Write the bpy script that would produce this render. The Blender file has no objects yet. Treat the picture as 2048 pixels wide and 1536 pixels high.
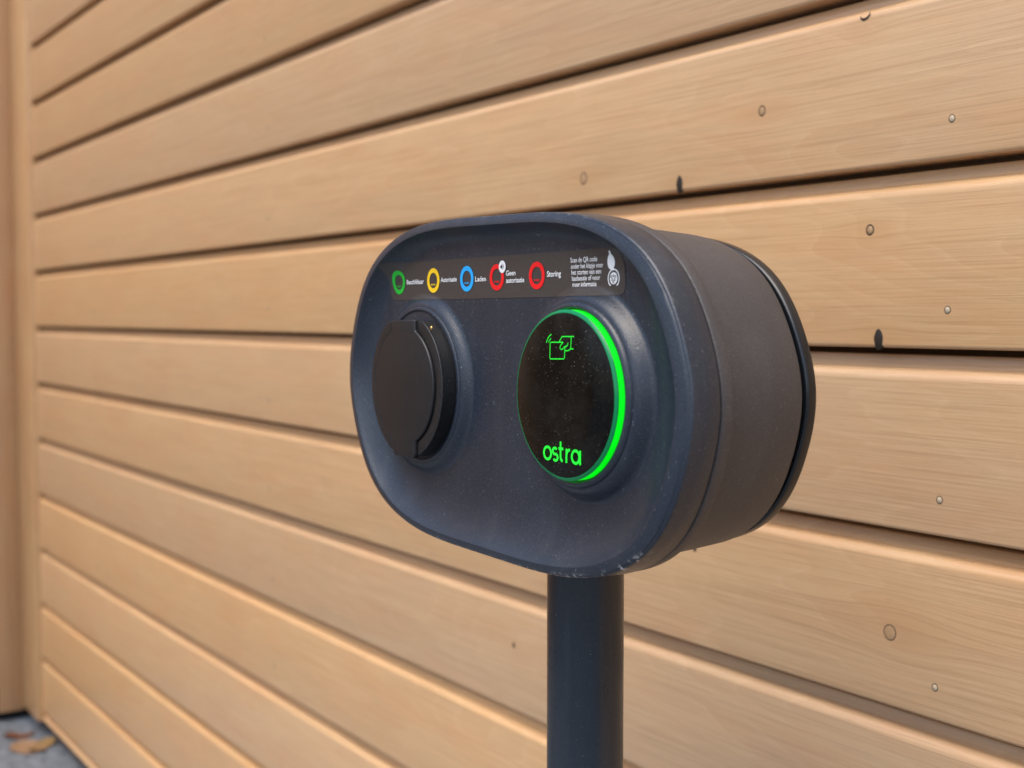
import bpy, bmesh, math, random
from math import sin, cos, pi, radians, sqrt, atan2, hypot
from mathutils import Vector, Matrix

random.seed(7)
scn = bpy.context.scene
COL = scn.collection

# ------------------------------------------------------------------ camera
# X runs along the timber wall, Y points into the wall, Z up; camera 1 m above the ground
ZC = 1.0
F = 2570.0                       # focal length in photo pixels (2048 wide)
YAW, PITCH = radians(33.618), radians(3.007)
fh = Vector((-cos(YAW), sin(YAW), 0)); RIGHT = Vector((sin(YAW), cos(YAW), 0))
FWD = fh * cos(PITCH) - Vector((0, 0, 1)) * sin(PITCH)
UPC = Vector((0, 0, 1)) * cos(PITCH) + fh * sin(PITCH)
def at(px, py, d):               # photo pixel -> point on the vertical plane Y = d
    r = FWD + RIGHT * ((px - 1024) / F) + UPC * ((768 - py) / F)
    r = r * (d / r.y)
    return Vector((r.x, r.y, r.z + ZC))
cam = bpy.data.cameras.new('camera'); camo = bpy.data.objects.new('camera', cam); COL.objects.link(camo)
cam.sensor_width = 36; cam.lens = F / 2048 * 36
cam.clip_start = .02; cam.clip_end = 2000
m3 = Matrix((RIGHT, UPC, -FWD)).transposed()
camo.matrix_world = Matrix.Translation((0, 0, ZC)) @ m3.to_4x4()
cam.dof.use_dof = True; cam.dof.focus_distance = .74; cam.dof.aperture_fstop = 8.5
scn.camera = camo

# ------------------------------------------------------------------ sky, sun, exposure
SUN_DIR = Vector((.22, -.42, 1.10)).normalized()      # towards the (veiled) sun
w = bpy.data.worlds.new('World'); scn.world = w; w.use_nodes = True
nt = w.node_tree; nt.nodes.clear()
sky = nt.nodes.new('ShaderNodeTexSky'); sky.sky_type = 'NISHITA'; sky.sun_disc = False
sky.sun_elevation = math.asin(SUN_DIR.z); sky.sun_rotation = atan2(SUN_DIR.x, SUN_DIR.y)
sky.air_density = 1.0; sky.dust_density = 3.5; sky.ozone_density = 1.0; sky.altitude = 0
bg = nt.nodes.new('ShaderNodeBackground'); bg.inputs[1].default_value = .14
wo = nt.nodes.new('ShaderNodeOutputWorld')
nt.links.new(sky.outputs[0], bg.inputs[0]); nt.links.new(bg.outputs[0], wo.inputs[0])
sl = bpy.data.lights.new('sun', 'SUN'); sl.energy = 1.4; sl.angle = radians(60); sl.color = (1, .96, .91)
so = bpy.data.objects.new('sun', sl); COL.objects.link(so)
so.rotation_euler = SUN_DIR.to_track_quat('Z', 'Y').to_euler(); so.location = (2, -3, 5)
vs = scn.view_settings
vs.view_transform = 'Standard'; vs.look = 'None'; vs.gamma = 1; vs.use_curve_mapping = False; vs.exposure = .98

# ------------------------------------------------------------------ materials
class NT:
    def __init__(s, name):
        s.m = bpy.data.materials.new(name); s.m.use_nodes = True
        s.t = s.m.node_tree; s.b = s.t.nodes['Principled BSDF']; s.out = s.t.nodes['Material Output']
    def n(s, typ, **kw):
        n = s.t.nodes.new('ShaderNode' + typ)
        for k, v in kw.items():
            if k[0] == '_': n.inputs[k[1:].replace('_', ' ')].default_value = v
            else: setattr(n, k, v)
        return n
    def l(s, a, b): s.t.links.new(a, b)
    def val(s, op, a, b=None):
        n = s.n('Math', operation=op)
        for i, x in enumerate((a, b)):
            if x is None: continue
            if isinstance(x, (int, float)): n.inputs[i].default_value = x
            else: s.l(x, n.inputs[i])
        return n.outputs[0]
    def mix(s, fac, a, b, blend='MIX'):
        n = s.n('Mix', data_type='RGBA', blend_type=blend)
        for k, x in ((0, fac), (6, a), (7, b)):
            if isinstance(x, (int, float)): n.inputs[k].default_value = x
            elif isinstance(x, tuple): n.inputs[k].default_value = x if len(x) == 4 else (*x, 1)
            else: s.l(x, n.inputs[k])
        return n.outputs[2]
    def ramp(s, fac, *stops):
        r = s.n('ValToRGB'); e = r.color_ramp.elements
        while len(e) < len(stops): e.new(.5)
        for el, (p, c) in zip(e, stops):
            el.position = p; el.color = (c, c, c, 1) if isinstance(c, (int, float)) else (*c, 1)
        s.l(fac, r.inputs[0]); return r.outputs[0]
    def scaled(s, vec, sc):
        n = s.n('Mapping'); n.inputs['Scale'].default_value = sc; s.l(vec, n.inputs[0]); return n.outputs[0]
    def noise(s, vec, sc, detail=3, rough=.5, dist=0):
        n = s.n('TexNoise'); n.inputs['Scale'].default_value = sc; n.inputs['Detail'].default_value = detail
        n.inputs['Roughness'].default_value = rough; n.inputs['Distortion'].default_value = dist
        s.l(vec, n.inputs[0]); return n.outputs[0]
    def bump(s, h, strength, dist=.001):
        n = s.n('Bump'); n.inputs['Strength'].default_value = strength; n.inputs['Distance'].default_value = dist
        s.l(h, n.inputs['Height']); s.l(n.outputs[0], s.b.inputs['Normal']); return n

def wood(name, base, vertical=False, var=.35):
    k = NT(name)
    tc = k.n('TexCoord'); oi = k.n('ObjectInfo')
    off = k.n('CombineXYZ')
    k.l(k.val('MULTIPLY', oi.outputs['Random'], 37.0), off.inputs[0])
    k.l(k.val('MULTIPLY', oi.outputs['Random'], 11.0), off.inputs[1])
    k.l(k.val('MULTIPLY', oi.outputs['Random'], 23.0), off.inputs[2])
    add = k.n('VectorMath', operation='ADD'); k.l(tc.outputs['Object'], add.inputs[0]); k.l(off.outputs[0], add.inputs[1])
    v = add.outputs[0]
    if vertical:                                # swap so that the grain runs along Z
        sp = k.n('SeparateXYZ'); cb = k.n('CombineXYZ'); k.l(v, sp.inputs[0])
        k.l(sp.outputs[2], cb.inputs[0]); k.l(sp.outputs[0], cb.inputs[1]); k.l(sp.outputs[1], cb.inputs[2]); v = cb.outputs[0]
    # grain swells round the knots
    halo = None
    if not vertical:
        gp = k.n('NewGeometry').outputs['Position']
        spz = k.n('SeparateXYZ'); k.l(gp, spz.inputs[0]); shift = None
        for (kx, kz, sx, sz, am) in KNOTS:
            dx = k.val('MULTIPLY', k.val('SUBTRACT', spz.outputs[0], kx), 1 / sx); dz0 = k.val('SUBTRACT', spz.outputs[2], kz)
            dz = k.val('MULTIPLY', dz0, 1 / sz)
            gsn = k.val('POWER', 2.718, k.val('MULTIPLY', k.val('ADD', k.val('MULTIPLY', dx, dx), k.val('MULTIPLY', dz, dz)), -1.0))
            t1 = k.val('MULTIPLY', k.val('MULTIPLY', gsn, dz0), -am)
            shift = t1 if shift is None else k.val('ADD', shift, t1)
            halo = gsn if halo is None else k.val('ADD', halo, gsn)
        cs = k.n('CombineXYZ'); k.l(shift, cs.inputs[2])
        ad2 = k.n('VectorMath', operation='ADD'); k.l(v, ad2.inputs[0]); k.l(cs.outputs[0], ad2.inputs[1]); v = ad2.outputs[0]
    # growth rings: bands across the board bent by slow noise, so they open into long flames
    slow = k.noise(k.scaled(v, (1.0, 3, 6)), 1.7, 2)
    sp = k.n('SeparateXYZ'); k.l(v, sp.inputs[0])
    g = k.val('ADD', k.val('MULTIPLY', sp.outputs[2], 16.0), k.val('MULTIPLY', slow, 11.0))
    ring = k.val('FRACT', k.val('MULTIPLY', g, 1.5))
    ringc = k.ramp(ring, (0, .0), (.70, .25), (.90, .6), (.95, 1.0), (1, 0.0))
    fib = k.noise(k.scaled(v, (6, 60, 640)), 1.0, 3, .65)
    fib2 = k.noise(k.scaled(v, (2.2, 30, 240)), 1.0, 4, .65)
    pore = k.noise(k.scaled(v, (40, 200, 1300)), 1.0, 2, .6)
    blot = k.noise(k.scaled(v, (2.2, 4, 9)), 2.4, 5, .65)
    c0 = base
    dark = tuple(x * y for x, y in zip(base, (.70, .63, .56)))
    pink = tuple(x * y for x, y in zip(base, (1.00, .86, .80)))
    grey = tuple(x * y for x, y in zip(base, (.86, .88, .95)))
    pale = tuple(min(1, x * y) for x, y in zip(base, (1.14, 1.18, 1.24)))
    c = k.mix(k.ramp(blot, (.42, 0), (.66, .70)), c0, pink)
    c = k.mix(k.ramp(k.noise(k.scaled(v, (3, 5, 14)), 1.9, 4, .6), (.48, 0), (.70, .40)), c, grey)
    c = k.mix(k.val('MULTIPLY', ringc, .42), c, pale)
    c = k.mix(k.ramp(fib2, (.45, 0), (.75, .20)), c, dark)
    c = k.mix(k.ramp(fib, (.47, 0), (.68, .56)), c, dark)
    c = k.mix(k.ramp(pore, (.60, 0), (.72, .40)), c, dark)
    if halo is not None:
        c = k.mix(k.val('MULTIPLY', k.val('MINIMUM', halo, 1.0), .45), c, tuple(x * y for x, y in zip(base, (.84, .70, .58))))
    # each board differs a little
    hs = k.n('HueSaturation'); k.l(c, hs.inputs['Color'])
    k.l(k.val('ADD', k.val('MULTIPLY', oi.outputs['Random'], var * .5), 1 - var * .25), hs.inputs['Value'])
    k.l(k.val('ADD', k.val('MULTIPLY', k.val('FRACT', k.val('MULTIPLY', oi.outputs['Random'], 7.3)), .12), .94), hs.inputs['Saturation'])
    k.l(hs.outputs[0], k.b.inputs['Base Color'])
    k.l(k.val('ADD', k.val('MULTIPLY', fib2, .2), .32), k.b.inputs['Roughness'])
    k.b.inputs['Coat Weight'].default_value = .5; k.b.inputs['Coat Roughness'].default_value = .28
    k.b.inputs['Specular IOR Level'].default_value = .5
    h = k.val('ADD', k.val('MULTIPLY', fib, .7), k.val('MULTIPLY', fib2, .5))
    k.bump(h, .35, .0006)
    return k.m
_kp = lambda px, py: (at(px, py, .74).x, at(px, py, .74).z)
KNOTS = [(*_kp(1525, 222), .035, .010, .75), (*_kp(1740, 460), .030, .010, .75), (*_kp(1168, 357), .045, .012, .75), (*_kp(1800, 1262), .050, .018, .85),
         (*_kp(1360, 367), .030, .012, .6), (*_kp(1757, 680), .030, .012, .6), (*_kp(1728, 50), .022, .010, .6)]
WOOD = wood('stained_larch', (.575, .368, .190), False, .30)
WOODTRIM = wood('stained_larch_trim', (.54, .345, .18), True, .1)
WOODSHADED = wood('stained_larch_shaded', (.44, .26, .13), True, .2)  # same larch with shade in its base colour, as this side sees less sky

def plain(name, col, rough=.5, metal=0, spec=.5, emit=None, es=0):
    k = NT(name); b = k.b
    b.inputs['Base Color'].default_value = (*col, 1); b.inputs['Roughness'].default_value = rough
    b.inputs['Metallic'].default_value = metal; b.inputs['Specular IOR Level'].default_value = spec
    if emit: b.inputs['Emission Color'].default_value = (*emit, 1); b.inputs['Emission Strength'].default_value = es
    return k.m
def speck(k, v, scale, lo, amount, maskscale=9):
    """small pale specks of dust: voronoi cells, only the tiny cores, only where a slow noise allows them"""
    vo = k.n('TexVoronoi'); vo.inputs['Scale'].default_value = scale; vo.inputs['Randomness'].default_value = 1
    k.l(v, vo.inputs['Vector'])
    core = k.ramp(vo.outputs['Distance'], (0, 1), (lo, 0))
    sp = k.n('SeparateColor'); k.l(vo.outputs['Color'], sp.inputs[0])
    pick = k.ramp(sp.outputs[0], (.60, 0), (.95, 1))
    mask = k.ramp(k.noise(v, maskscale, 2), (.38, .08), (.66, 1))
    return k.val('MULTIPLY', k.val('MULTIPLY', core, pick), k.val('MULTIPLY', mask, amount))
def housing(name, col, rough, wear=False, texture=.25, dust=.5, gritty=.62):
    k = NT(name); tc = k.n('TexCoord'); v = tc.outputs['Object']
    blot = k.noise(v, 14, 4, .6)
    c = k.mix(k.ramp(blot, (.35, 0), (.7, .22)), col, tuple(x * 1.7 + .01 for x in col))
    grit = k.noise(v, 1500, 2, .7)
    c = k.mix(k.ramp(grit, (gritty, 0), (gritty + .16, .30)), c, (.25, .25, .27))
    streak = k.noise(k.scaled(v, (55, 55, 5)), 1.0, 4, .65)
    c = k.mix(k.ramp(streak, (.50, 0), (.78, .09 if dust > .3 else .0)), c, (.16, .16, .16))
    scr = k.noise(k.scaled(v, (190, 190, 60)), 1.0, 2, .5, 1.2)
    c = k.mix(k.ramp(scr, (.735, 0), (.77, .45 if dust > .3 else .1)), c, (.22, .23, .24))
    d = speck(k, v, 420, .20, dust)
    d2 = speck(k, v, 130, .07, dust * 1.4, 5)
    dm = k.val('MINIMUM', k.val('ADD', d, d2), 1.0)
    c = k.mix(dm, c, (.46, .46, .46))
    if wear:
        at_ = k.n('Attribute'); at_.attribute_name = 'wear'
        nz = k.noise(v, 260, 4, .65)
        wz = k.noise(v, 28, 3, .6)
        s = k.val('MULTIPLY', k.val('MULTIPLY', at_.outputs['Fac'], k.ramp(nz, (.55, 0), (.60, 1))), k.ramp(wz, (.46, 0), (.58, 1)))
        c = k.mix(s, c, (.50, .50, .48))
    k.l(c, k.b.inputs['Base Color'])
    r = k.val('ADD', k.val('MULTIPLY', k.ramp(blot, (.3, 0), (.7, 1)), .10), rough)
    k.l(k.val('ADD', r, k.val('MULTIPLY', dm, .3)), k.b.inputs['Roughness'])
    k.b.inputs['Specular IOR Level'].default_value = .5
    k.bump(k.noise(v, 900, 2, .6), texture, .0004)
    return k.m
COVER = housing('anthracite_cover', (.0135, .0205, .033), .28, True, .30, .7, .58)
REAR = housing('anthracite_rear', (.040, .037, .039), .42, False, .6, .6, .56)
POLEM = housing('painted_steel', (.0085, .0150, .0235), .25, False, .06, .5)
BLACKP = housing('black_plastic', (.0065, .0065, .0075), .40, False, .15, .25)
SEAL = plain('rubber_seal', (.006, .008, .010), .22)
GAP = plain('dark_gap', (.004, .004, .005), .8)
def led_mat():
    k = NT('green_led'); v = k.n('TexCoord').outputs['Object']
    k.b.inputs['Base Color'].default_value = (0, .3, .02, 1); k.b.inputs['Emission Color'].default_value = (0, 1, .006, 1)
    k.l(k.val('ADD', k.val('MULTIPLY', k.noise(v, 70, 2), .34), .28), k.b.inputs['Emission Strength']); return k.m
BRASS = plain('brass', (.75, .45, .16), .3, 1)
GREEN = led_mat()
GREENI = plain('green_backlight', (.0, .3, .02), .4, emit=(.012, .85, .03), es=.55)
WHITE = plain('white_print', (.82, .82, .82), .5)
P_GREEN = plain('green_print', (.01, .48, .03), .45)
P_YELLOW = plain('yellow_print', (.95, .60, .01), .45)
P_BLUE = plain('blue_print', (.01, .40, .90), .45)
P_RED = plain('red_print', (.85, .005, .008), .45)
def sticker_mat():
    k = NT('brown_black_film'); v = k.n('TexCoord').outputs['Object']
    n = k.noise(v, 700, 3, .7)
    c = k.mix(n, (.034, .029, .026), (.070, .060, .055)); k.l(c, k.b.inputs['Base Color'])
    k.b.inputs['Roughness'].default_value = .38; k.bump(n, .2, .0003); return k.m
STICK = sticker_mat()
def glass_black():
    k = NT('dusty_black_glass'); v = k.n('TexCoord').outputs['Object']
    d = k.val('ADD', speck(k, v, 800, .30, .8, 30), speck(k, v, 330, .16, 1.0, 22))
    d = k.val('MINIMUM', d, 1.0)
    film = k.ramp(k.noise(v, 35, 5, .7), (.4, 0), (.8, .05))
    c = k.mix(k.val('MAXIMUM', d, film), (.004, .004, .0035), (.30, .28, .25))
    k.l(c, k.b.inputs['Base Color'])
    k.l(k.val('ADD', k.val('MULTIPLY', d, .4), .16), k.b.inputs['Roughness'])
    k.b.inputs['Specular IOR Level'].default_value = .10
    return k.m
BGLASS = glass_black()
LENS = plain('green_lens', (.002, .15, .055), .10, spec=.3, emit=(.0, 1.0, .25), es=.03)
def ground_mat():
    k = NT('grey_paving_grit'); v = k.n('TexCoord').outputs['Object']
    n1 = k.noise(v, 45, 6, .75); n2 = k.noise(v, 5, 4, .6)
    vo = k.n('TexVoronoi'); vo.inputs['Scale'].default_value = 120; k.l(v, vo.inputs['Vector'])
    c = k.mix(k.ramp(n1, (.3, 0), (.7, 1)), (.02, .028, .04), (.24, .27, .31))
    c = k.mix(k.ramp(n2, (.35, 0), (.65, .5)), c, (.10, .11, .12))
    k.l(c, k.b.inputs['Base Color']); k.b.inputs['Roughness'].default_value = .85
    k.bump(vo.outputs['Distance'], .5, .004); return k.m
GROUNDM = ground_mat()
GAP_SHADE = plain('gap_shade_black', (.006, .006, .006), .9)  # core painted black to give the shadow in the gap under the boards
GROOVE_SHADE = plain('groove_shade_brown', (.13, .075, .035), .9)  # core colour carries the shade at the back of the board grooves
def leaf_mat(name, c1, c2):
    k = NT(name); v = k.n('TexCoord').outputs['Object']
    k.l(k.mix(k.noise(v, 60, 3), c1, c2), k.b.inputs['Base Color']); k.b.inputs['Roughness'].default_value = .6; return k.m
KNOT = plain('dark_knot', (.018, .012, .007), .6)
def knot_mat():
    k = NT('wood_knot'); v = k.n('TexCoord').outputs['Object']
    k.l(k.mix(k.noise(v, 500, 3), (.34, .205, .10), (.46, .29, .15)), k.b.inputs['Base Color']); k.b.inputs['Roughness'].default_value = .5; return k.m
KNOTW = knot_mat()
NAIL = plain('pale_nail_head', (.50, .40, .27), .5, .0)
CRACK = plain('dark_crack', (.022, .013, .006), .8)

# ------------------------------------------------------------------ helpers
def link(name, me, mats, parent=None, ploc=None, smooth=None):
    for mt in (mats if isinstance(mats, (list, tuple)) else [mats]): me.materials.append(mt)
    o = bpy.data.objects.new(name, me); COL.objects.link(o)
    if smooth is not None:
        me.shade_smooth()
        try: me.set_sharp_from_angle(angle=radians(smooth))
        except Exception: pass
    if parent:
        o.parent = parent
        if ploc is not None: o.matrix_parent_inverse = Matrix.Translation(-Vector(ploc))
    return o
def mesh(name, V, Fc, mi=None):
    me = bpy.data.meshes.new(name); me.from_pydata(V, [], Fc)
    if mi: me.polygons.foreach_set('material_index', mi)
    me.update(); return me
def bmfix(me, bevel=0, seg=2, ang=40):
    bm = bmesh.new(); bm.from_mesh(me)
    bmesh.ops.remove_doubles(bm, verts=bm.verts, dist=1e-7)
    if bevel:
        es = [e for e in bm.edges if len(e.link_faces) == 2 and e.calc_face_angle(0) > radians(ang)]
        bmesh.ops.bevel(bm, geom=es, offset=bevel, segments=seg, affect='EDGES', profile=.5, clamp_overlap=True)
    bmesh.ops.recalc_face_normals(bm, faces=bm.faces); bm.to_mesh(me); bm.free(); return me
def box(name, lo, hi, bevel=0):
    x0, y0, z0 = lo; x1, y1, z1 = hi
    V = [(x, y, z) for z in (z0, z1) for y in (y0, y1) for x in (x0, x1)]
    Fc = [(0, 2, 3, 1), (4, 5, 7, 6), (0, 1, 5, 4), (2, 6, 7, 3), (0, 4, 6, 2), (1, 3, 7, 5)]
    return bmfix(mesh(name, V, Fc), bevel)
def empty(name, loc, label, cat, group=None):
    o = bpy.data.objects.new(name, None); COL.objects.link(o); o.location = loc; o.empty_display_size = .1
    o['label'] = label; o['category'] = cat
    if group: o['group'] = group
    return o

# ------------------------------------------------------------------ ground
bm = bmesh.new()
bmesh.ops.create_grid(bm, x_segments=2, y_segments=2, size=400)
me = bpy.data.meshes.new('ground'); bm.to_mesh(me); bm.free()
g = link('ground', me, GROUNDM); g['kind'] = 'structure'

# ------------------------------------------------------------------ timber wall
DW = .74                          # distance of the board faces from the camera plane
S = .1306
ZG = ZC - .0225                   # a board's lower edge; the others follow every S
XL, XR = -3.13, 1.6
wloc = Vector((XL, DW, 0))
wall = empty('timber_wall', wloc, 'wall of horizontal tan channel boards behind the charging post', 'wall')
def plank_profile(s):
    P = []; R = .0028; G = .0125                     # edge radius, depth of the channel
    for i in range(6):
        a = pi / 2 * i / 5; P.append((R * (1 - cos(a)), R * (1 - sin(a))))
    P += [(.0260, 0), (.0260, s - .0050), (G + .0012, s - .0050), (G + .0002, s - .0058), (G, s - .0120)]
    c0 = .0026                                       # small cove, then a full round up to the face
    for i in range(1, 6):
        a = pi / 2 * i / 5; P.append((G - c0 + c0 * cos(a), s - .0120 - c0 * sin(a)))
    ry, rz = G - c0, .0085
    for i in range(1, 11):
        a = pi / 2 * i / 10; P.append((ry * (1 - sin(a)), s - .0146 - rz * (1 - cos(a))))
    return P
def plank_mesh(s, L):
    P = plank_profile(s); n = len(P)
    V = [(0, y, z) for y, z in P] + [(L, y, z) for y, z in P]
    Fc = [(i, (i + 1) % n, n + (i + 1) % n, n + i) for i in range(n)] + [tuple(range(n))[::-1], tuple(range(n, 2 * n))]
    me = mesh('plank', V, Fc)
    bm = bmesh.new(); bm.from_mesh(me); bmesh.ops.recalc_face_normals(bm, faces=bm.faces); bm.to_mesh(me); bm.free()
    return me
PM = plank_mesh(S, XR - XL); PM.materials.append(WOOD); PM.shade_smooth(); PM.set_sharp_from_angle(angle=radians(50))
planks = {}
for k in range(-7, 12):
    o = bpy.data.objects.new('plank', PM); COL.objects.link(o); o.parent = wall
    dy = random.uniform(-.0006, .0006)
    o.location = (0, dy, ZG + k * S - 0)
    planks[k] = (o, dy)
zlow = .038; sl_ = (ZG - 7 * S) - zlow
me = plank_mesh(sl_, XR - XL)
o = link('plank', me, WOOD, wall, None, 50); o.location = (0, 0, zlow); planks[-8] = (o, 0)
ztop = ZG + 12 * S
# back wall, cap and end board
link('wall_core', box('wall_core', (XL - .14, DW + .0265, 0), (XR, DW + .16, ztop)), GROOVE_SHADE, wall, wloc)
link('cap_board', box('cap_board', (XL - .17, DW - .03, ztop + .009), (XR + .03, DW + .19, ztop + .035), .003), WOODTRIM, wall, wloc, 40)
# vertical trim that closes the board ends at the corner
link('trim_board', box('trim_board', (-3.2845, DW - .012, .036), (XL - .0005, DW + .0255, ztop), .004), WOODTRIM, wall, wloc, 40)

# knots, nails and cracks of the boards
def disc_mesh(name, ru, rv, dome, ringw, n=28):
    """slightly domed plug with a thin dark joint round it, flat on the XZ plane, facing -Y"""
    V = [(0, -dome, 0)]; Fc = []; mi = []
    for rr, yy in ((.6, dome * .75), (1 - ringw, dome * .2), (1 - ringw * .8, -.00008 + .0), (1.0, .00012)):
        for i in range(n):
            a = 2 * pi * i / n; V.append((ru * rr * cos(a), -max(yy, .00003) if rr < 1 else .0001, rv * rr * sin(a)))
    for i in range(n): Fc.append((0, 1 + i, 1 + (i + 1) % n)); mi.append(0)
    for r in range(3):
        for i in range(n):
            a, b = 1 + r * n + i, 1 + r * n + (i + 1) % n
            Fc.append((a, a + n, b + n, b)); mi.append(0 if r == 0 else 1)
    return mesh(name, V, Fc, mi)
def knot(name, px, py, k, ru, rv, mats, ringw=.25, dome=.0003):
    p = at(px, py, DW); o, dy = planks[k]
    c = link(name, disc_mesh(name, ru, rv, dome, ringw), mats, o, None, 40)
    c.location = (p.x - XL, 0.0 - .00006, p.z - o.location.z)
    return c
knot('knot', 1525, 222, 1, .0042, .0048, [KNOTW, CRACK], .30)
knot('knot', 1740, 460, 0, .0042, .0046, [KNOTW, CRACK], .35)
knot('knot', 1168, 357, 1, .0058, .0062, [KNOTW, CRACK], .22)
knot('knot', 1780, 1265, -2, .0060, .0062, [KNOTW, CRACK], .16)
knot('knot', 1390, 1098, -2, .0032, .0032, [CRACK, KNOTW], .5)
knot('knot', 1028, 1290, -2, .0030, .0040, [CRACK, KNOTW], .6)
for px, py, k in ((1905, 237, 1), (1895, 620, 0), (1880, 1000, -1), (1870, 1375, -2)):
    knot('nail_head', px, py, k, .0030, .0031, [NAIL, CRACK], .30, .0005)
# the same pair of fixings repeats further along the boards
for X in (-1.75, -2.65, .2):
    for k in range(-4, 4):
        z = planks[k][0].location.z + random.uniform(.03, .036)
        o, dy = planks[k]
        c = link('nail_head', disc_mesh('nail_head', .003, .003, .0005, .3), [NAIL, CRACK], o, None, 40)
        c.location = (X + random.uniform(-.006, .006) - XL, -.00006, z - o.location.z)
def edge_knot(px, py, k):
    """black resin knot that breaks through a board's lower edge"""
    p = at(px, py, DW); o, dy = planks[k]
    bm = bmesh.new(); bmesh.ops.create_uvsphere(bm, u_segments=20, v_segments=12, radius=1)
    for vv in bm.verts:
        j = 1 + .06 * sin(5 * vv.co.x + 3 * vv.co.z) 
        vv.co = Vector((vv.co.x * .0056 * j, vv.co.y * .0020 + .0013, vv.co.z * .0086 * j))
    me = bpy.data.meshes.new('resin_knot'); bm.to_mesh(me); bm.free()
    c = link('resin_knot', me, KNOT, o, None, 60); c.location = (p.x - XL, 0, .0068)
edge_knot(1360, 367, 1); edge_knot(1757, 680, 0)
def ribbon3(pts, wd, off=(0, 0, 0)):
    V = []; Fc = []
    n = len(pts)
    for i, p in enumerate(pts):
        a = pts[max(0, i - 1)]; b = pts[min(n - 1, i + 1)]
        t = Vector((b[0] - a[0], b[1] - a[1])); t.normalize(); nn = Vector((-t.y, t.x))
        ww = wd[i] if isinstance(wd, list) else wd
        V += [(p[0] + nn.x * ww / 2, p[1] + nn.y * ww / 2), (p[0] - nn.x * ww / 2, p[1] - nn.y * ww / 2)]
    for i in range(n - 1): Fc.append((2 * i, 2 * i + 1, 2 * i + 3, 2 * i + 2))
    return V, Fc
# crescent crack of a loose knot at a board's upper edge
p0 = at(1740, 25, DW)
pts = [(1722, 33), (1724, 38), (1729, 40), (1736, 36), (1741, 29), (1742, 23)]
q = [at(a, b, DW) for a, b in pts]
V2, F2 = ribbon3([(v.x, v.z) for v in q], [.0005, .0014, .0021, .0018, .0012, .0005])
# (built as a shallow dark sliver lying on the face)
V3 = [(x - XL, -.0002, z - planks[1][0].location.z) for x, z in V2]
link('crack', mesh('crack', V3, F2), CRACK, planks[1][0])

# ------------------------------------------------------------------ return wall at the corner
sloc = Vector((-3.29, DW, 0))
side = empty('side_wall', sloc, 'brown upright boards, darkened for shade, of the return wall at the corner, extended unseen to block light', 'wall')
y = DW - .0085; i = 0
while y > -2.6:  # carried on out of view to block light and darken the reader's reflection
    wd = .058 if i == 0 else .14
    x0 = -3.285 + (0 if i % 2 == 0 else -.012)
    link('upright_board', box('upright_board', (x0 - .022, y - wd, .026), (x0, y, ztop - .01), .003), WOODSHADED, side, sloc, 40)
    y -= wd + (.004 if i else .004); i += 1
link('side_core', box('side_core', (-3.42, -2.55, 0), (-3.285 - .036, DW + .02, ztop - .02)), GAP_SHADE, side, sloc)

# ------------------------------------------------------------------ charging station
DF = .40                                  # plane of the cover's front rim
UC, VC = -0.628, ZC - 0.041               # centre of the cover
A, B = .178, .099
CO = (1.04718, -0.01398, -0.0502, 0.01401, 0.00266)
SI = (-0.01383, 0.00328)
def rad(phi): return sum(c * cos(2 * k * phi) for k, c in enumerate(CO)) + sum(c * sin(2 * (k + 1) * phi) for k, c in enumerate(SI))
def outline(phi):
    r = rad(phi)
    return A * r * cos(phi), B * r * sin(phi)
NS = 288
OUT = [outline(2 * pi * i / NS) for i in range(NS)]
PX, PYD = -.6255, .470                        # pole axis
PR = .0236
cloc = Vector((PX, PYD, 0))
st = empty('charging_station', cloc, 'dark blue grey electric car charging station on a round pole, green lit card reader', 'charging station')
def W(u, v, wv): return (UC + u, DF - wv, VC + v)        # local cover coordinates -> world, w points out of the wall
def part(name, me, mats, smooth=None, parent=None):
    return link(name, me, mats, parent or st, cloc if parent is None else None, smooth)
def sub(name, me, mats, parent, smooth=None):            # sub-part of a part (parts sit at identity in world)
    o = link(name, me, mats, None, None, smooth)
    o.parent = parent; o.matrix_parent_inverse = Matrix.Identity(4)
    o.matrix_parent_inverse = Matrix.Identity(4)
    return o
RU, RV = 0.0835, -0.0003          # reader
LU, LV, LR = -0.0870, -0.0025, .0460        # socket cap
HR, HL, FLOOR = -.0012, -.0042, -.0092
CREST = .0022
def sstep(a, b, x):
    t = max(0, min(1, (x - a) / (b - a))); return t * t * (3 - 2 * t)
def rho(u, v):
    phi = atan2(v / B, u / A); r = rad(phi)
    return hypot(u / A, v / B) / r
def smax(a, b, k): 
    h = max(k - abs(a - b), 0) / k
    return max(a, b) + h * h * k * .25
def surf(u, v, ro=None):
    if ro is None: ro = rho(u, v)
    if ro > .945: t = (ro - .945) / .055; wv = CREST * (1 - t ** 1.5)
    elif ro < .3: wv = FLOOR
    else:
        h = 1e-4; gr = hypot((rho(u + h, v) - rho(u - h, v)) / (2 * h), (rho(u, v + h) - rho(u, v - h)) / (2 * h))
        t = max(0, 1 - (.945 - ro) / gr / (.015 + .015 * abs(cos(atan2(v / B, u / A))) ** 6 + .020 * sstep(.1, -.8, v / B)))             # distance in from the rim's crest
        wv = FLOOR + (CREST - FLOOR) * (.40 * t ** 2 + .60 * t ** 4)
    for (cu, cv, hb, rr) in ((RU, RV, HR, .0496), (LU, LV, HL, .0500)):
        r = hypot(u - cu, v - cv)
        if r < .075:
            wv = smax(wv, FLOOR - .003 + (hb - FLOOR + .003) * (1 - sstep(rr, rr + .0115, r)), .0016)
    return wv
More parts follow.
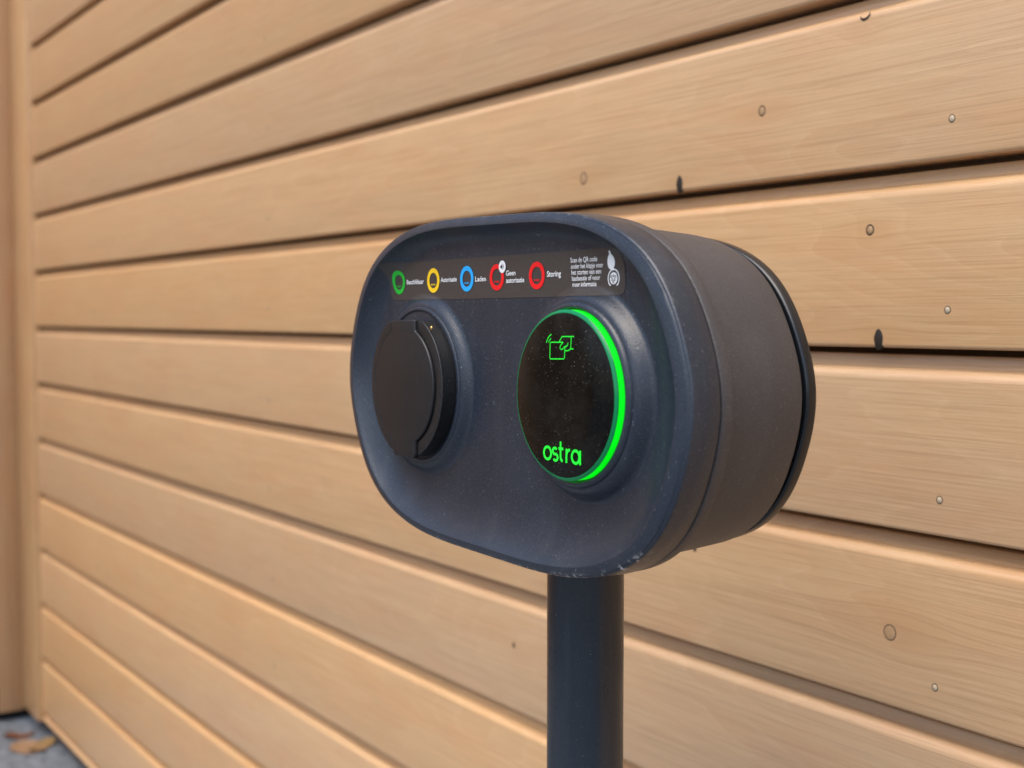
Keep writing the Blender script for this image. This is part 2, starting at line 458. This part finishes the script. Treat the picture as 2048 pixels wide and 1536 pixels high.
# ---- front cover: dished face, rim, rounded edge, side
V = [W(0, 0, surf(0, 0))]; Fc = []; wear = [0.]
rings = [i / 150 * .90 for i in range(1, 151)] + [.907, .915, .923, .930, .936, .941, .946, .952, .96, .97, .98, .988]
loft = [(r, None) for r in rings]
def offs(i, d):                            # outline point moved outwards by d metres
    x0, y0 = OUT[i - 1]; x1, y1 = OUT[(i + 1) % NS]
    t = Vector((x1 - x0, y1 - y0)).normalized(); x, y = OUT[i]
    return x + t.y * d, y - t.x * d
tail = []
for j in range(7):
    a = pi / 2 * j / 6; tail.append((-.0016 * (1 - sin(a)), -.0016 * (1 - cos(a))))
tail += [(.0002, -.008), (.0004, -.0170), (.0001, -.0174), (-.0020, -.0175)]
for r, _ in loft:
    for i in range(NS):
        u, v = OUT[i]; V.append(W(u * r, v * r, surf(u * r, v * r, r)))
        wear.append(.8 * sstep(.975, .99, r) * sstep(-.055, -.090, v))
for d, wv in tail:
    for i in range(NS):
        u, v = offs(i, d); V.append(W(u, v, wv))
        wear.append((1.0 if wv > -.004 else 0) * sstep(-.05, -.088, v) + .25 * (wv > -.003) * sstep(.0, .06, v) * .5)
nr = len(rings) + len(tail)
for i in range(NS): Fc.append((0, 1 + i, 1 + (i + 1) % NS))
for r in range(nr - 1):
    for i in range(NS):
        a, b = 1 + r * NS + i, 1 + r * NS + (i + 1) % NS; Fc.append((a, a + NS, b + NS, b))
me = mesh('front_cover', V, Fc)
at_ = me.attributes.new('wear', 'FLOAT', 'POINT'); at_.data.foreach_set('value', wear)
cover = part('front_cover', me, COVER, 45)
def loft_mesh(name, secs, cap=True):
    """secs: (scale, inset in metres, w) rings of the cover outline"""
    V = []; Fc = []
    for sc, d, wv in secs:
        for i in range(NS):
            u, v = offs(i, d); V.append(W(u * sc, v * sc, wv))
    for r in range(len(secs) - 1):
        for i in range(NS):
            a, b = r * NS + i, r * NS + (i + 1) % NS; Fc.append((a, a + NS, b + NS, b))
    if cap:
        Fc.append(tuple(range(NS))); Fc.append(tuple(range((len(secs) - 1) * NS, len(secs) * NS))[::-1])
    return bmfix(mesh(name, V, Fc))
part('seam_gasket', loft_mesh('seam_gasket', [(1, -.0045, -.0160), (1, -.0045, -.0200)]), GAP, 40)
part('rear_housing', loft_mesh('rear_housing', [
    (1, -.006, -.0190), (1, -.0008, -.0191), (1, -.0002, -.0196), (1, 0, -.0208), (1, -.0001, -.0256), (1, -.0004, -.0262), (1, -.0012, -.0265), (0.9640, -.001, -.0267),
    (0.9580, 0, -.0270), (0.9540, 0, -.0285), (0.9520, 0, -.0330), (0.9470, 0, -.045), (0.9370, 0, -.065), (0.9240, 0, -.0855), (0.9220, -.0004, -.0868), (0.9170, -.001, -.0872)]), REAR, 35)
part('rear_seal', loft_mesh('rear_seal', [(0.8970, 0, -.0860), (0.8900, 0, -.0885), (0.8900, 0, -.0930), (0.8970, 0, -.0945)]), SEAL, 60)
part('back_plate', loft_mesh('back_plate', [(0.8970, 0, -.0925), (0.9050, 0, -.0930), (0.9085, 0, -.0938), (0.9095, 0, -.0955), (0.9095, 0, -.0985), (0.9080, 0, -.0995), (0.8720, 0, -.1000)]), SEAL, 60)

# ---- lathes round the reader / socket axes
def lathe(name, cu, cv, prof, n=128, closed=False, mi=None, capc=True):
    sc = 1.015 if cu == RU else 1.0
    V = []; Fc = []; M = []
    for r, wv in prof:
        for i in range(n):
            a = 2 * pi * i / n; V.append(W(cu + r * sc * cos(a), cv + r * sc * sin(a), wv))
    m = len(prof)
    for j in range(m if closed else m - 1):
        for i in range(n):
            a, b = j * n + i, j * n + (i + 1) % n; c, d = ((j + 1) % m) * n + i, ((j + 1) % m) * n + (i + 1) % n
            Fc.append((a, c, d, b)); M.append(mi[j] if mi else 0)
    if capc and not closed:
        Fc.append(tuple(range(n))[::-1]); M.append(0)
    me = mesh(name, V, Fc, M); return me
part('reader_collar', bmfix(lathe('reader_collar', RU, RV, [(.0449, -.006), (.0449, .0008), (.0452, .0012), (.0460, .0013), (.0474, .0009), (.0484, -.0004), (.0490, -.0030)], capc=False)), COVER, 60)
# LED ring: bevelled green lens on a glowing side wall
prof = [(.0430, -.0050), (.0442, -.0050), (.0442, .0042), (.04435, .0046), (.0440, .0051), (.0429, .0058), (.0426, .0058), (.0426, .0040)]
me = bmfix(lathe('light_ring', RU, RV, prof, 160, True, [2, 1, 2, 0, 0, 0, 0, 2]))
part('light_ring', me, [LENS, GREEN, GAP], 30)
glass = part('reader_glass', bmfix(lathe('reader_glass', RU, RV, [(.0418, .0010), (.0425, .0054), (.0425, .0058), (.0420, .0061), (.020, .0065), (.0005, .0066)], capc=False)), BGLASS, 50)
WG = .0071
def loc(px, py, wv):                       # photo pixel on the plane w -> cover coordinates
    p = at(px, py, DF - wv); return p.x - UC, p.z - VC
class Print:
    """flat printed / backlit artwork built from strokes, discs and rings on a cover-parallel surface"""
    def __init__(s, fw): s.V = []; s.F = []; s.fw = fw; s.k = 0
    def stroke(s, pts, wd, closed=False):
        pts = list(pts)
        if closed: pts = pts + [pts[0], pts[1]]
        V2, F2 = ribbon3(pts, wd); b = len(s.V)
        s.V += [W(x, y, s.fw(x, y) + s.k * 6e-6) for x, y in V2]
        s.F += [tuple(b + i for i in f) for f in F2]; s.k += 1
    def ring(s, cu, cv, r0, r1, n=48, a0=0, a1=2 * pi):
        b = len(s.V)
        for i in range(n + 1):
            a = a0 + (a1 - a0) * i / n
            for r in (r0, r1): s.V.append(W(cu + r * cos(a), cv + r * sin(a), s.fw(cu + r * cos(a), cv + r * sin(a)) + s.k * 6e-6))
        s.F += [(b + 2 * i, b + 2 * i + 1, b + 2 * i + 3, b + 2 * i + 2) for i in range(n)]; s.k += 1
    def poly(s, pts):
        b = len(s.V); s.V += [W(x, y, s.fw(x, y) + s.k * 6e-6) for x, y in pts]; s.F.append(tuple(range(b, b + len(pts)))); s.k += 1
    def build(s, name, mat, parent):
        me = mesh(name, s.V, s.F); bm = bmesh.new(); bm.from_mesh(me)
        for f in bm.faces:
            f.normal_update()
            if f.normal.y > 0: f.normal_flip()
        bm.to_mesh(me); bm.free()
        return sub(name, me, mat, parent)
# lettering "ostra"
P_ = Print(lambda u, v: WG)
ou, ov = loc(1088, 908, .0066); eu, ev = loc(1164, 908, .0066)
_, zb = loc(1096, 919.5, .0066); K = (eu - ou) / 33.5
zb += .0000
def T(x, y): return ou + x * K, zb + y * K
def arc(cx_, cy_, r, a0, a1, n=20, ry=None): return [(cx_ + r * cos(radians(a0 + (a1 - a0) * i / n)), cy_ + (ry or r) * sin(radians(a0 + (a1 - a0) * i / n))) for i in range(n + 1)]
sw = 1.35 * K
cu, cv = T(3.9, 3.7); P_.ring(cu, cv, 2.55 * K, 3.9 * K)
spts = arc(10.6, 5.25, 1.9, 35, 250, 14, 1.65) + arc(11.0, 2.05, 2.1, 80, -140, 14, 1.7)
P_.stroke([T(*p) for p in spts], sw)
P_.stroke([T(15.6, 10.6), T(15.6, 2.6)] + [T(*p) for p in arc(17.6, 2.6, 2.0, 180, 265, 8)][1:], sw)
P_.stroke([T(13.9, 6.9), T(17.9, 6.9)], sw)
P_.stroke([T(20.8, 0), T(20.8, 7.3)], sw)
P_.stroke([T(20.8, 4.2)] + [T(*p) for p in arc(23.4, 4.6, 2.2, 160, 80, 8)], sw)
cu, cv = T(28.7, 3.7); P_.ring(cu, cv, 2.55 * K, 3.9 * K)
P_.stroke([T(32.6, 7.3), T(32.6, 0)], sw)
P_.build('lettering', GREENI, glass)
# tap-card pictogram
P_ = Print(lambda u, v: WG)
def c7(*xy): return [loc(1080 + x * .0651, 640 + y * .0651, .0066) for x, y in xy]
lw = .00046
P_.stroke(c7((735, 682), (370, 682), (345, 692), (335, 720), (325, 1150), (335, 1185), (365, 1195), (735, 1195), (765, 1185), (776, 1150), (788, 820)), lw)
P_.stroke(c7((610, 675), (700, 507), (1065, 507)), lw)
P_.stroke(c7((985, 507), (968, 850), (955, 885)), lw)
P_.stroke(c7((1050, 890), (960, 885), (925, 915), (880, 942), (790, 945)), lw)
P_.stroke(c7((735, 682), (690, 735), (650, 795), (638, 850), (652, 890), (690, 905), (730, 880), (760, 835), (790, 812), (835, 808), (870, 775), (885, 700)), lw)
P_.stroke(c7((375, 440), (330, 475), (285, 530), (248, 605), (220, 690)), lw)
P_.stroke(c7((362, 570), (318, 620), (285, 690)), lw)
P_.build('card_pictogram', GREENI, glass)

# ---- socket cap
def extrude(name, pts, w0, w1, cu, cv, bevel=0):
    n = len(pts)
    V = [W(cu + x, cv + y, w1) for x, y in pts] + [W(cu + x, cv + y, w0) for x, y in pts]
    Fc = [tuple(range(n)), tuple(range(n, 2 * n))[::-1]] + [(i, n + i, n + (i + 1) % n, (i + 1) % n) for i in range(n)]
    return bmfix(mesh(name, V, Fc), bevel, 3, 50)
part('socket_collar', bmfix(lathe('socket_collar', LU, LV, [(.0468, -.0095), (.0468, -.0042), (.0473, -.0036), (.0482, -.0034), (.0494, -.0038), (.0502, -.0048), (.0505, -.0065)], capc=False)), COVER, 60)
TOPV = .0405
def circ(r, a0, a1, n): return [(r * cos(radians(a0 + (a1 - a0) * i / n)), r * sin(radians(a0 + (a1 - a0) * i / n))) for i in range(n + 1)]
at0 = math.degrees(math.asin(TOPV / LR))
base = circ(LR, 180 - at0, 360 + at0, 96)
cap = part('socket_cap', extrude('socket_cap', base, -.0095, .0042, LU, LV), BLACKP, 40)
# C-shaped rims either side of the flap, the flap itself with its hinge tab and latch
TW, FR = .0146, .0374; gap = .0007
for sgn in (1, -1):
    xi = TW + gap; ri = FR + gap
    a_t = math.degrees(math.asin(TOPV / LR)); ai = math.degrees(math.acos(xi / ri)); ab = math.degrees(math.acos(xi / LR))
    pts = [(xi, TOPV)] + [p for p in circ(LR, a_t, -ab, 60)] + [p for p in circ(ri, -ai, ai, 50)]
    pts = [(sgn * x, y) for x, y in pts]
    sub('cap_rim', extrude('cap_rim', pts, .0040, .0058, LU, LV, .0005), BLACKP, cap, 40)
ai = math.degrees(math.acos(TW / FR))
fl = [(-TW, TOPV + .0008), ] + [(-TW, FR * sin(radians(ai)))] + circ(FR, 180 - ai, 180 + ai, 50)[1:-1] + [(-TW, -FR * sin(radians(ai))), (-TW, -.0425), (-TW * .8, -.0455), (TW * .8, -.0455), (TW, -.0425)] + \
     [(TW, -FR * sin(radians(ai)))] + circ(FR, -ai, ai, 50)[1:-1] + [(TW, FR * sin(radians(ai))), (TW, TOPV + .0008)]
sub('flap', extrude('flap', fl, .0036, .0074, LU, LV, .0009), BLACKP, cap, 40)
bm = bmesh.new(); bmesh.ops.create_uvsphere(bm, u_segments=14, v_segments=8, radius=.0013)
pu, pv = loc(862, 656, .006)
for vv in bm.verts: vv.co = Vector(W(pu, pv, .0058)) + Vector((vv.co.x, vv.co.y * .6, vv.co.z))
me = bpy.data.meshes.new('hinge_pin'); bm.to_mesh(me); bm.free()
sub('hinge_pin', me, BRASS, cap, 60)

# ---- status sticker (follows the dished face)
WS = -.0055
def onface(px, py):
    wv = FLOOR
    for _ in range(6): u, v = loc(px, py, wv); wv = surf(u, v)
    return u, v
def sh(off): return lambda u, v: surf(u, v) + off
su0 = onface(776, 565)[0]; su1 = onface(1251, 545)[0]; sv0 = onface(1000, 596)[1]; sv1 = onface(1100, 504.5)[1]
NX, NY = 120, 22; V = []; Fc = []; cr = .0045
for j in range(NY + 1):
    v = sv0 + (sv1 - sv0) * j / NY
    e = min(v - sv0, sv1 - v); ins = cr - sqrt(max(0, cr * cr - (cr - e) ** 2)) if e < cr else 0
    for i in range(NX + 1):
        u = su0 + ins + (su1 - su0 - 2 * ins) * i / NX; V.append(W(u, v, surf(u, v) + .00025))
for j in range(NY):
    for i in range(NX):
        a = j * (NX + 1) + i; Fc.append((a, a + 1, a + NX + 2, a + NX + 1))
stick = part('sticker', mesh('sticker', V, Fc), STICK, 60)
PO = .00055
rr1, rr0 = .0077, .0049
cols = [(800, 565, P_GREEN), (868, 561, P_YELLOW), (935, 557.5, P_BLUE), (995, 554.5, P_RED), (1075, 551, P_RED)]
for px, py, mt in cols:
    cu, cv = onface(px, py)
    p_ = Print(sh(PO)); p_.ring(cu, cv, rr0, rr1, 64)
    for q in range(4): 
        x = cu - .0024 + q * .0014
        p_.stroke([(x, cv - .0026), (x + .0009, cv - .0026)], .0008 if q % 2 else .0011)
    p_.build('status_ring', mt, stick)
# loudspeaker badge on the fourth ring
cu, cv = onface(1006.5, 533.5)
p_ = Print(sh(PO + .0002)); p_.poly([(cu + .0036 * cos(2 * pi * i / 40), cv + .0036 * sin(2 * pi * i / 40)) for i in range(40)]); bd = p_.build('speaker_badge', WHITE, stick)
p_ = Print(sh(PO + .0003)); s_ = .001
p_.poly([(cu - 1.8 * s_, cv - .6 * s_), (cu - .9 * s_, cv - .6 * s_), (cu + .3 * s_, cv - 1.7 * s_), (cu + .3 * s_, cv + 1.7 * s_), (cu - .9 * s_, cv + .6 * s_), (cu - 1.8 * s_, cv + .6 * s_)])
p_.ring(cu + .2 * s_, cv, 1.1 * s_, 1.5 * s_, 12, -.9, .9)
p_.build('speaker_mark', GAP, stick)
def text(txt, pl, pr, cap_h, bold=.0):
    """printed word fitted between two photo points on the sticker's baseline"""
    u0, v0 = onface(*pl); u1, v1 = onface(*pr)
    cu_ = bpy.data.curves.new('t', 'FONT'); cu_.body = txt; cu_.size = 1; cu_.resolution_u = 3; cu_.offset = bold
    ob = bpy.data.objects.new('t', cu_)
    me = bpy.data.meshes.new_from_object(ob); bpy.data.objects.remove(ob); bpy.data.curves.remove(cu_)
    xs = [v.co.x for v in me.vertices]; x0, x1 = min(xs), max(xs)
    vb = (v0 + v1) / 2
    for v in me.vertices:
        x = u0 + (v.co.x - x0) / (x1 - x0) * (u1 - u0); y = vb + v.co.y * cap_h / .70
        v.co = W(x, y, surf(x, y) + PO)
    me.update(); me.name = 'lettering'
    return sub('lettering', me, WHITE, stick)
text('Beschikbaar', (815, 569), (849, 567), .0029, .014)
text('Autorisatie', (883, 564.5), (915, 562.5), .0029, .014)
text('Laden', (952, 563), (973.5, 562), .0029, .014)
text('Geen', (1013.5, 551.5), (1032.5, 550), .0029, .014)
text('autorisatie', (1014, 566), (1050, 564), .0029, .014)
text('Storing', (1095.5, 554), (1123.5, 552), .0031, .014)
for i, (t, xr) in enumerate((('Scan de QR code', 1196), ('onder het klepje voor', 1208), ('het starten van een', 1204), ('laadsessie of voor', 1202), ('meer informatie', 1194.5))):
    text(t, (1142.5 + i, 525 + i * 12.4), (xr, 522.5 + i * 12.1), .0026, .006)
# socket pictogram: open flap above the socket (the tiny code on the flap is left plain)
p_ = Print(sh(PO))
cu, cv = onface(1224, 523.5); n = 40
p_.poly([(cu + .0032 * cos(2 * pi * i / n), cv + .0040 * sin(2 * pi * i / n)) for i in range(n)])
p_.poly([(cu - .0009, cv + .0040), (cu + .0009, cv + .0040), (cu + .0008, cv + .0056), (cu - .0008, cv + .0056)])
c2, d2 = onface(1229, 556.5)
p_.stroke([(cu + .0003, cv - .0036), (c2, d2 + .0046)], .0014)
p_.ring(c2, d2, .0042, .0049, 40, radians(-55), radians(235))
p_.poly([(c2 + .0031 * cos(2 * pi * i / n), d2 + .0031 * sin(2 * pi * i / n)) for i in range(n)])
p_.build('socket_pictogram', WHITE, stick)
p_ = Print(sh(PO + .0002))
for dx, dy in ((-.0017, .0009), (0, .0013), (.0017, .0009), (-.0010, -.0007), (.0010, -.0007), (0, -.0019)):
    p_.ring(c2 + dx, d2 + dy, .0004, .0007, 14)
p_.build('pin_marks', STICK, stick)

# ---- pole and base
def cyl(name, r, z0, z1, n=96, extra=()):
    prof = [(r * .9, z0), (r, z0 + .001)] + list(extra) + [(r, z1)]
    V = []; Fc = []
    for rr, z in prof:
        for i in range(n): a = 2 * pi * i / n; V.append((PX + rr * cos(a), PYD + rr * sin(a), z))
    for j in range(len(prof) - 1):
        for i in range(n):
            a, b = j * n + i, j * n + (i + 1) % n; Fc.append((a, b, b + n, a + n))
    Fc += [tuple(range(n))[::-1], tuple(range((len(prof) - 1) * n, len(prof) * n))]
    return mesh(name, V, Fc)
part('pole', cyl('pole', PR, .012, VC - .070), POLEM, 40)
part('base_plate', box('base_plate', (PX - .08, PYD - .08, 0.001), (PX + .08, PYD + .08, .012), .002), POLEM, 40)
for sx in (-1, 1):
    for sy in (-1, 1):
        V = []; n = 6; cx_, cy_ = PX + sx * .058, PYD + sy * .058
        V = [(cx_ + .009 * cos(2 * pi * i / n), cy_ + .009 * sin(2 * pi * i / n), z) for z in (.0122, .019) for i in range(n)]
        Fc = [tuple(range(n))[::-1], tuple(range(n, 2 * n))] + [(i, (i + 1) % n, n + (i + 1) % n, n + i) for i in range(n)]
        part('bolt', mesh('bolt', V, Fc), plain('zinc', (.5, .5, .5), .35, 1))

# ------------------------------------------------------------------ fallen leaves in the corner
LM = [leaf_mat('leaf_tan', (.30, .19, .11), (.18, .10, .05)), leaf_mat('leaf_rust', (.10, .035, .015), (.16, .06, .025)), leaf_mat('leaf_ochre', (.26, .16, .06), (.17, .10, .03))]
def leaf(X, Y, L, Wd, rot, mat, label):
    V = []; Fc = []; n = 9
    for i in range(n + 1):
        t = i / n; hw = Wd / 2 * (sin(pi * t ** .8)) * (1 + .12 * sin(9 * t)) + .0004
        for s_ in (-1, 0, 1):
            V.append(((t - .5) * L, s_ * hw, .004 + .010 * (t - .5) ** 2 * 4 * .6 + (.006 * abs(s_) * sin(3 * t + 1) ** 2)))
    for i in range(n):
        for j in range(2):
            a = i * 3 + j; Fc.append((a, a + 1, a + 4, a + 3))
    b = len(V)                                      # stalk
    V += [(-.5 * L - .02, -.0006, .005), (-.5 * L - .02, .0006, .005), (-.5 * L, .0006, .0105), (-.5 * L, -.0006, .0105)]; Fc.append((b, b + 1, b + 2, b + 3))
    bm = bmesh.new(); bm.from_mesh(mesh('fallen_leaf', V, Fc))
    bmesh.ops.solidify(bm, geom=bm.faces[:], thickness=.0004)
    me = bpy.data.meshes.new('fallen_leaf'); bm.to_mesh(me); bm.free()
    o = link('fallen_leaf', me, mat, None, None, 60)
    zm = min(v.co.z for v in me.vertices); o.location = (X, Y, -zm + .0005); o.rotation_euler = (0, 0, rot)
    o['label'] = label; o['category'] = 'leaf'; o['group'] = 'fallen leaves in the wall corner'
def gpt(px, py):
    q = FWD + RIGHT * ((px - 1024) / F) + UPC * ((768 - py) / F); q = q * (-ZC / q.z); return q.x, q.y
leaf(*gpt(60, 1499), .10, .075, .5, LM[0], 'broad pale tan fallen leaf lying by the foot of the board wall')
leaf(*gpt(84, 1494), .09, .040, -.9, LM[2], 'narrow ochre fallen leaf tucked against the board wall')
leaf(*gpt(39, 1474), .07, .045, 1.4, LM[1], 'rust brown fallen leaf in the wall corner beside the tan one')
